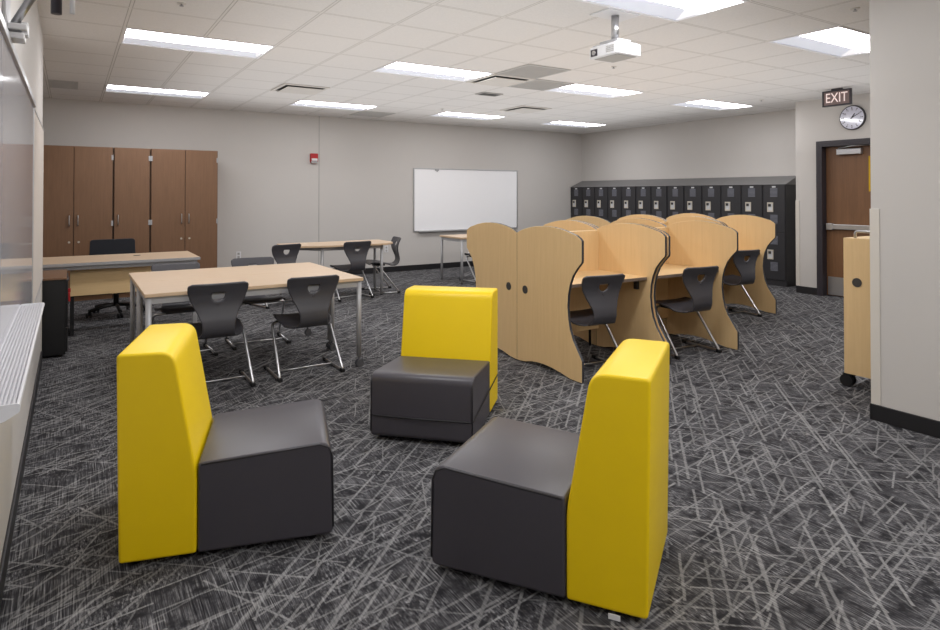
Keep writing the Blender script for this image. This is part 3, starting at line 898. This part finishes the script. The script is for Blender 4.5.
# ------------------------------------------------------------------ study carrels
CW, CD = .945, .806
SIDE = [(0, .005), (0, .165), (.055, .24), (.10, .303), (.135, .38), (.153, .459), (.162, .55), (.155, .642), (.135, .72), (.10, .795), (.05, .855), (.004, .90), (0, .917), (0, 1.065),
        (.02, 1.082), (.06, 1.103), (.12, 1.118), (.18, 1.133), (.25, 1.146), (.32, 1.154), (.395, 1.158), (.47, 1.157), (.54, 1.153), (.62, 1.142), (.70, 1.125), (.76, 1.107), (CD, 1.086),
        (CD, .005), (.76, .006), (.70, .012), (.66, .022), (.60, .034), (.53, .042), (.45, .045), (.37, .042), (.30, .034), (.23, .024), (.17, .012), (.12, .005)]
def make_carrel(first):
    t = thing('study_carrel', 'x', 'study carrel')
    for s in (-1, 1):
        x = s*(CW/2-.013)
        p = obj('side_panel', prism(B(), SIDE, 'x', x-.013, x+.013, 0, 1), ['maple', 'edge'], t, bevel=.0015, seg=1)
        gx = x+s*.013
        obj('grommet', cyl(B(), (gx if s > 0 else gx-.004, CD-.115, .615), .034, .004, 'x', 24), 'dark', p)
        for y in (.10, CD-.05): obj('foot', cyl(B(), (x, y, 0), .012, .014, n=12), 'black', p)
    hw = CW/2-.026
    obj('back_panel', box(B(), -hw, hw, CD-.03, CD-.006, .17, 1.078), ['maple'], t, bevel=.001)
    b = prism(B(), [(-hw, .19), (hw, .19), (hw, CD-.03), (-hw, CD-.03)], 'z', .685, .712, 0, 1)
    obj('desktop', b, ['maple_x', 'desk_edge'], t, bevel=.002)
    b = B()
    box(b, hw-.05, hw-.02, .26, .30, .60, .685); obj('cable_clip', b, 'black', t, bevel=.004)
    b = B(); cyl(b, (-hw+.03, CD-.05, 0), .012, .70, n=10); obj('cable_post', b, 'black', t)
    return t
cr = make_carrel(True); firstc = [True]
def carrel(x, y, rz, label):
    o = cr if firstc[0] else copy_tree(cr); firstc[0] = False
    o.location = (x, y, 0); o.rotation_euler = (0, 0, rz); o['label'] = label; o['group'] = 'maple study carrels set back to back'
X1 = 3.228+CW/2; X2 = X1+CW+.018; YC = 3.53; BK = YC+2*CD+.004
carrel(X1, YC, 0, 'maple study carrel at the near corner of the front block, its curved side toward us')
carrel(X2, YC, 0, 'maple study carrel in the middle of the row, second from the near corner')
carrel(X1, BK, PI, 'maple study carrel back to back with the near corner one, facing the whiteboard')
carrel(X2, BK, PI, 'maple study carrel behind the middle one, only its curved top showing')
X3 = 5.155+CW/2; X4 = X3+CW+.012; YC2 = 4.35; BK2 = YC2+2*CD+.004
carrel(X3, YC2, 0, 'maple study carrel largely hidden behind the middle one, start of the rear block')
carrel(X4, YC2, 0, 'maple study carrel nearest the door end of the lockers, last in the row')
carrel(X3, BK2, PI, 'maple study carrel top showing between the front block and the far lockers')
carrel(X4, BK2, PI, 'maple study carrel top showing behind the last carrel, against the lockers')

# ------------------------------------------------------------------ rolling maple cabinet behind the partition
rc = thing('rolling_cabinet', 'maple storage cart on black casters half hidden behind the near partition', 'cart', (4.82, 1.69, 0))
obj('cabinet_body', box(B(), 0, .60, 0, .76, .10, 1.095), ['maple'], rc, bevel=.003)
obj('grommet', cyl(B(), (-.004, .665, .775), .033, .005, 'x', 24), 'dark', rc)
b = B(); tube(b, smooth_path([(.03, .32, 1.095), (.03, .32, 1.145), (.03, .69, 1.145), (.03, .69, 1.095)], .025, 5), .010, 10)
obj('handle', b, 'chrome', rc)
for x in (.05, .55):
    for y in (.05, .735):
        b = B(); cyl(b, (x-.035, y+.02, .045), .045, .02, 'x', 22); cyl(b, (x+.005, y+.02, .045), .045, .02, 'x', 22); box(b, x-.04, x+.04, y-.04, y+.04, .088, .10)
        box(b, x-.014, x+.004, y-.02, y+.03, .04, .09); cyl(b, (x-.02, y+.02, .045), .01, .03, 'x', 10)
        obj('caster', b, 'black', rc)

# ------------------------------------------------------------------ camera, world, colour
cam = bpy.data.cameras.new('camera'); co = bpy.data.objects.new('camera', cam); COL.objects.link(co)
co.location = (0, 0, 1.42); co.rotation_euler = (PI/2+math.radians(.7), 0, math.radians(-32.4))
cam.sensor_width = 36; cam.lens = 629/940*36; cam.shift_y = -129/940; cam.clip_start = .02
SC.camera = co
wd_ = bpy.data.worlds.new('world'); SC.world = wd_; wd_.use_nodes = True
wd_.node_tree.nodes['Background'].inputs[0].default_value = (.9, .92, 1, 1); wd_.node_tree.nodes['Background'].inputs[1].default_value = .3
SC.view_settings.view_transform = 'Standard'; SC.view_settings.look = 'None'; SC.view_settings.exposure = 0
SC.cycles.use_denoising = True
SC.cycles.max_bounces = 8; SC.cycles.diffuse_bounces = 5
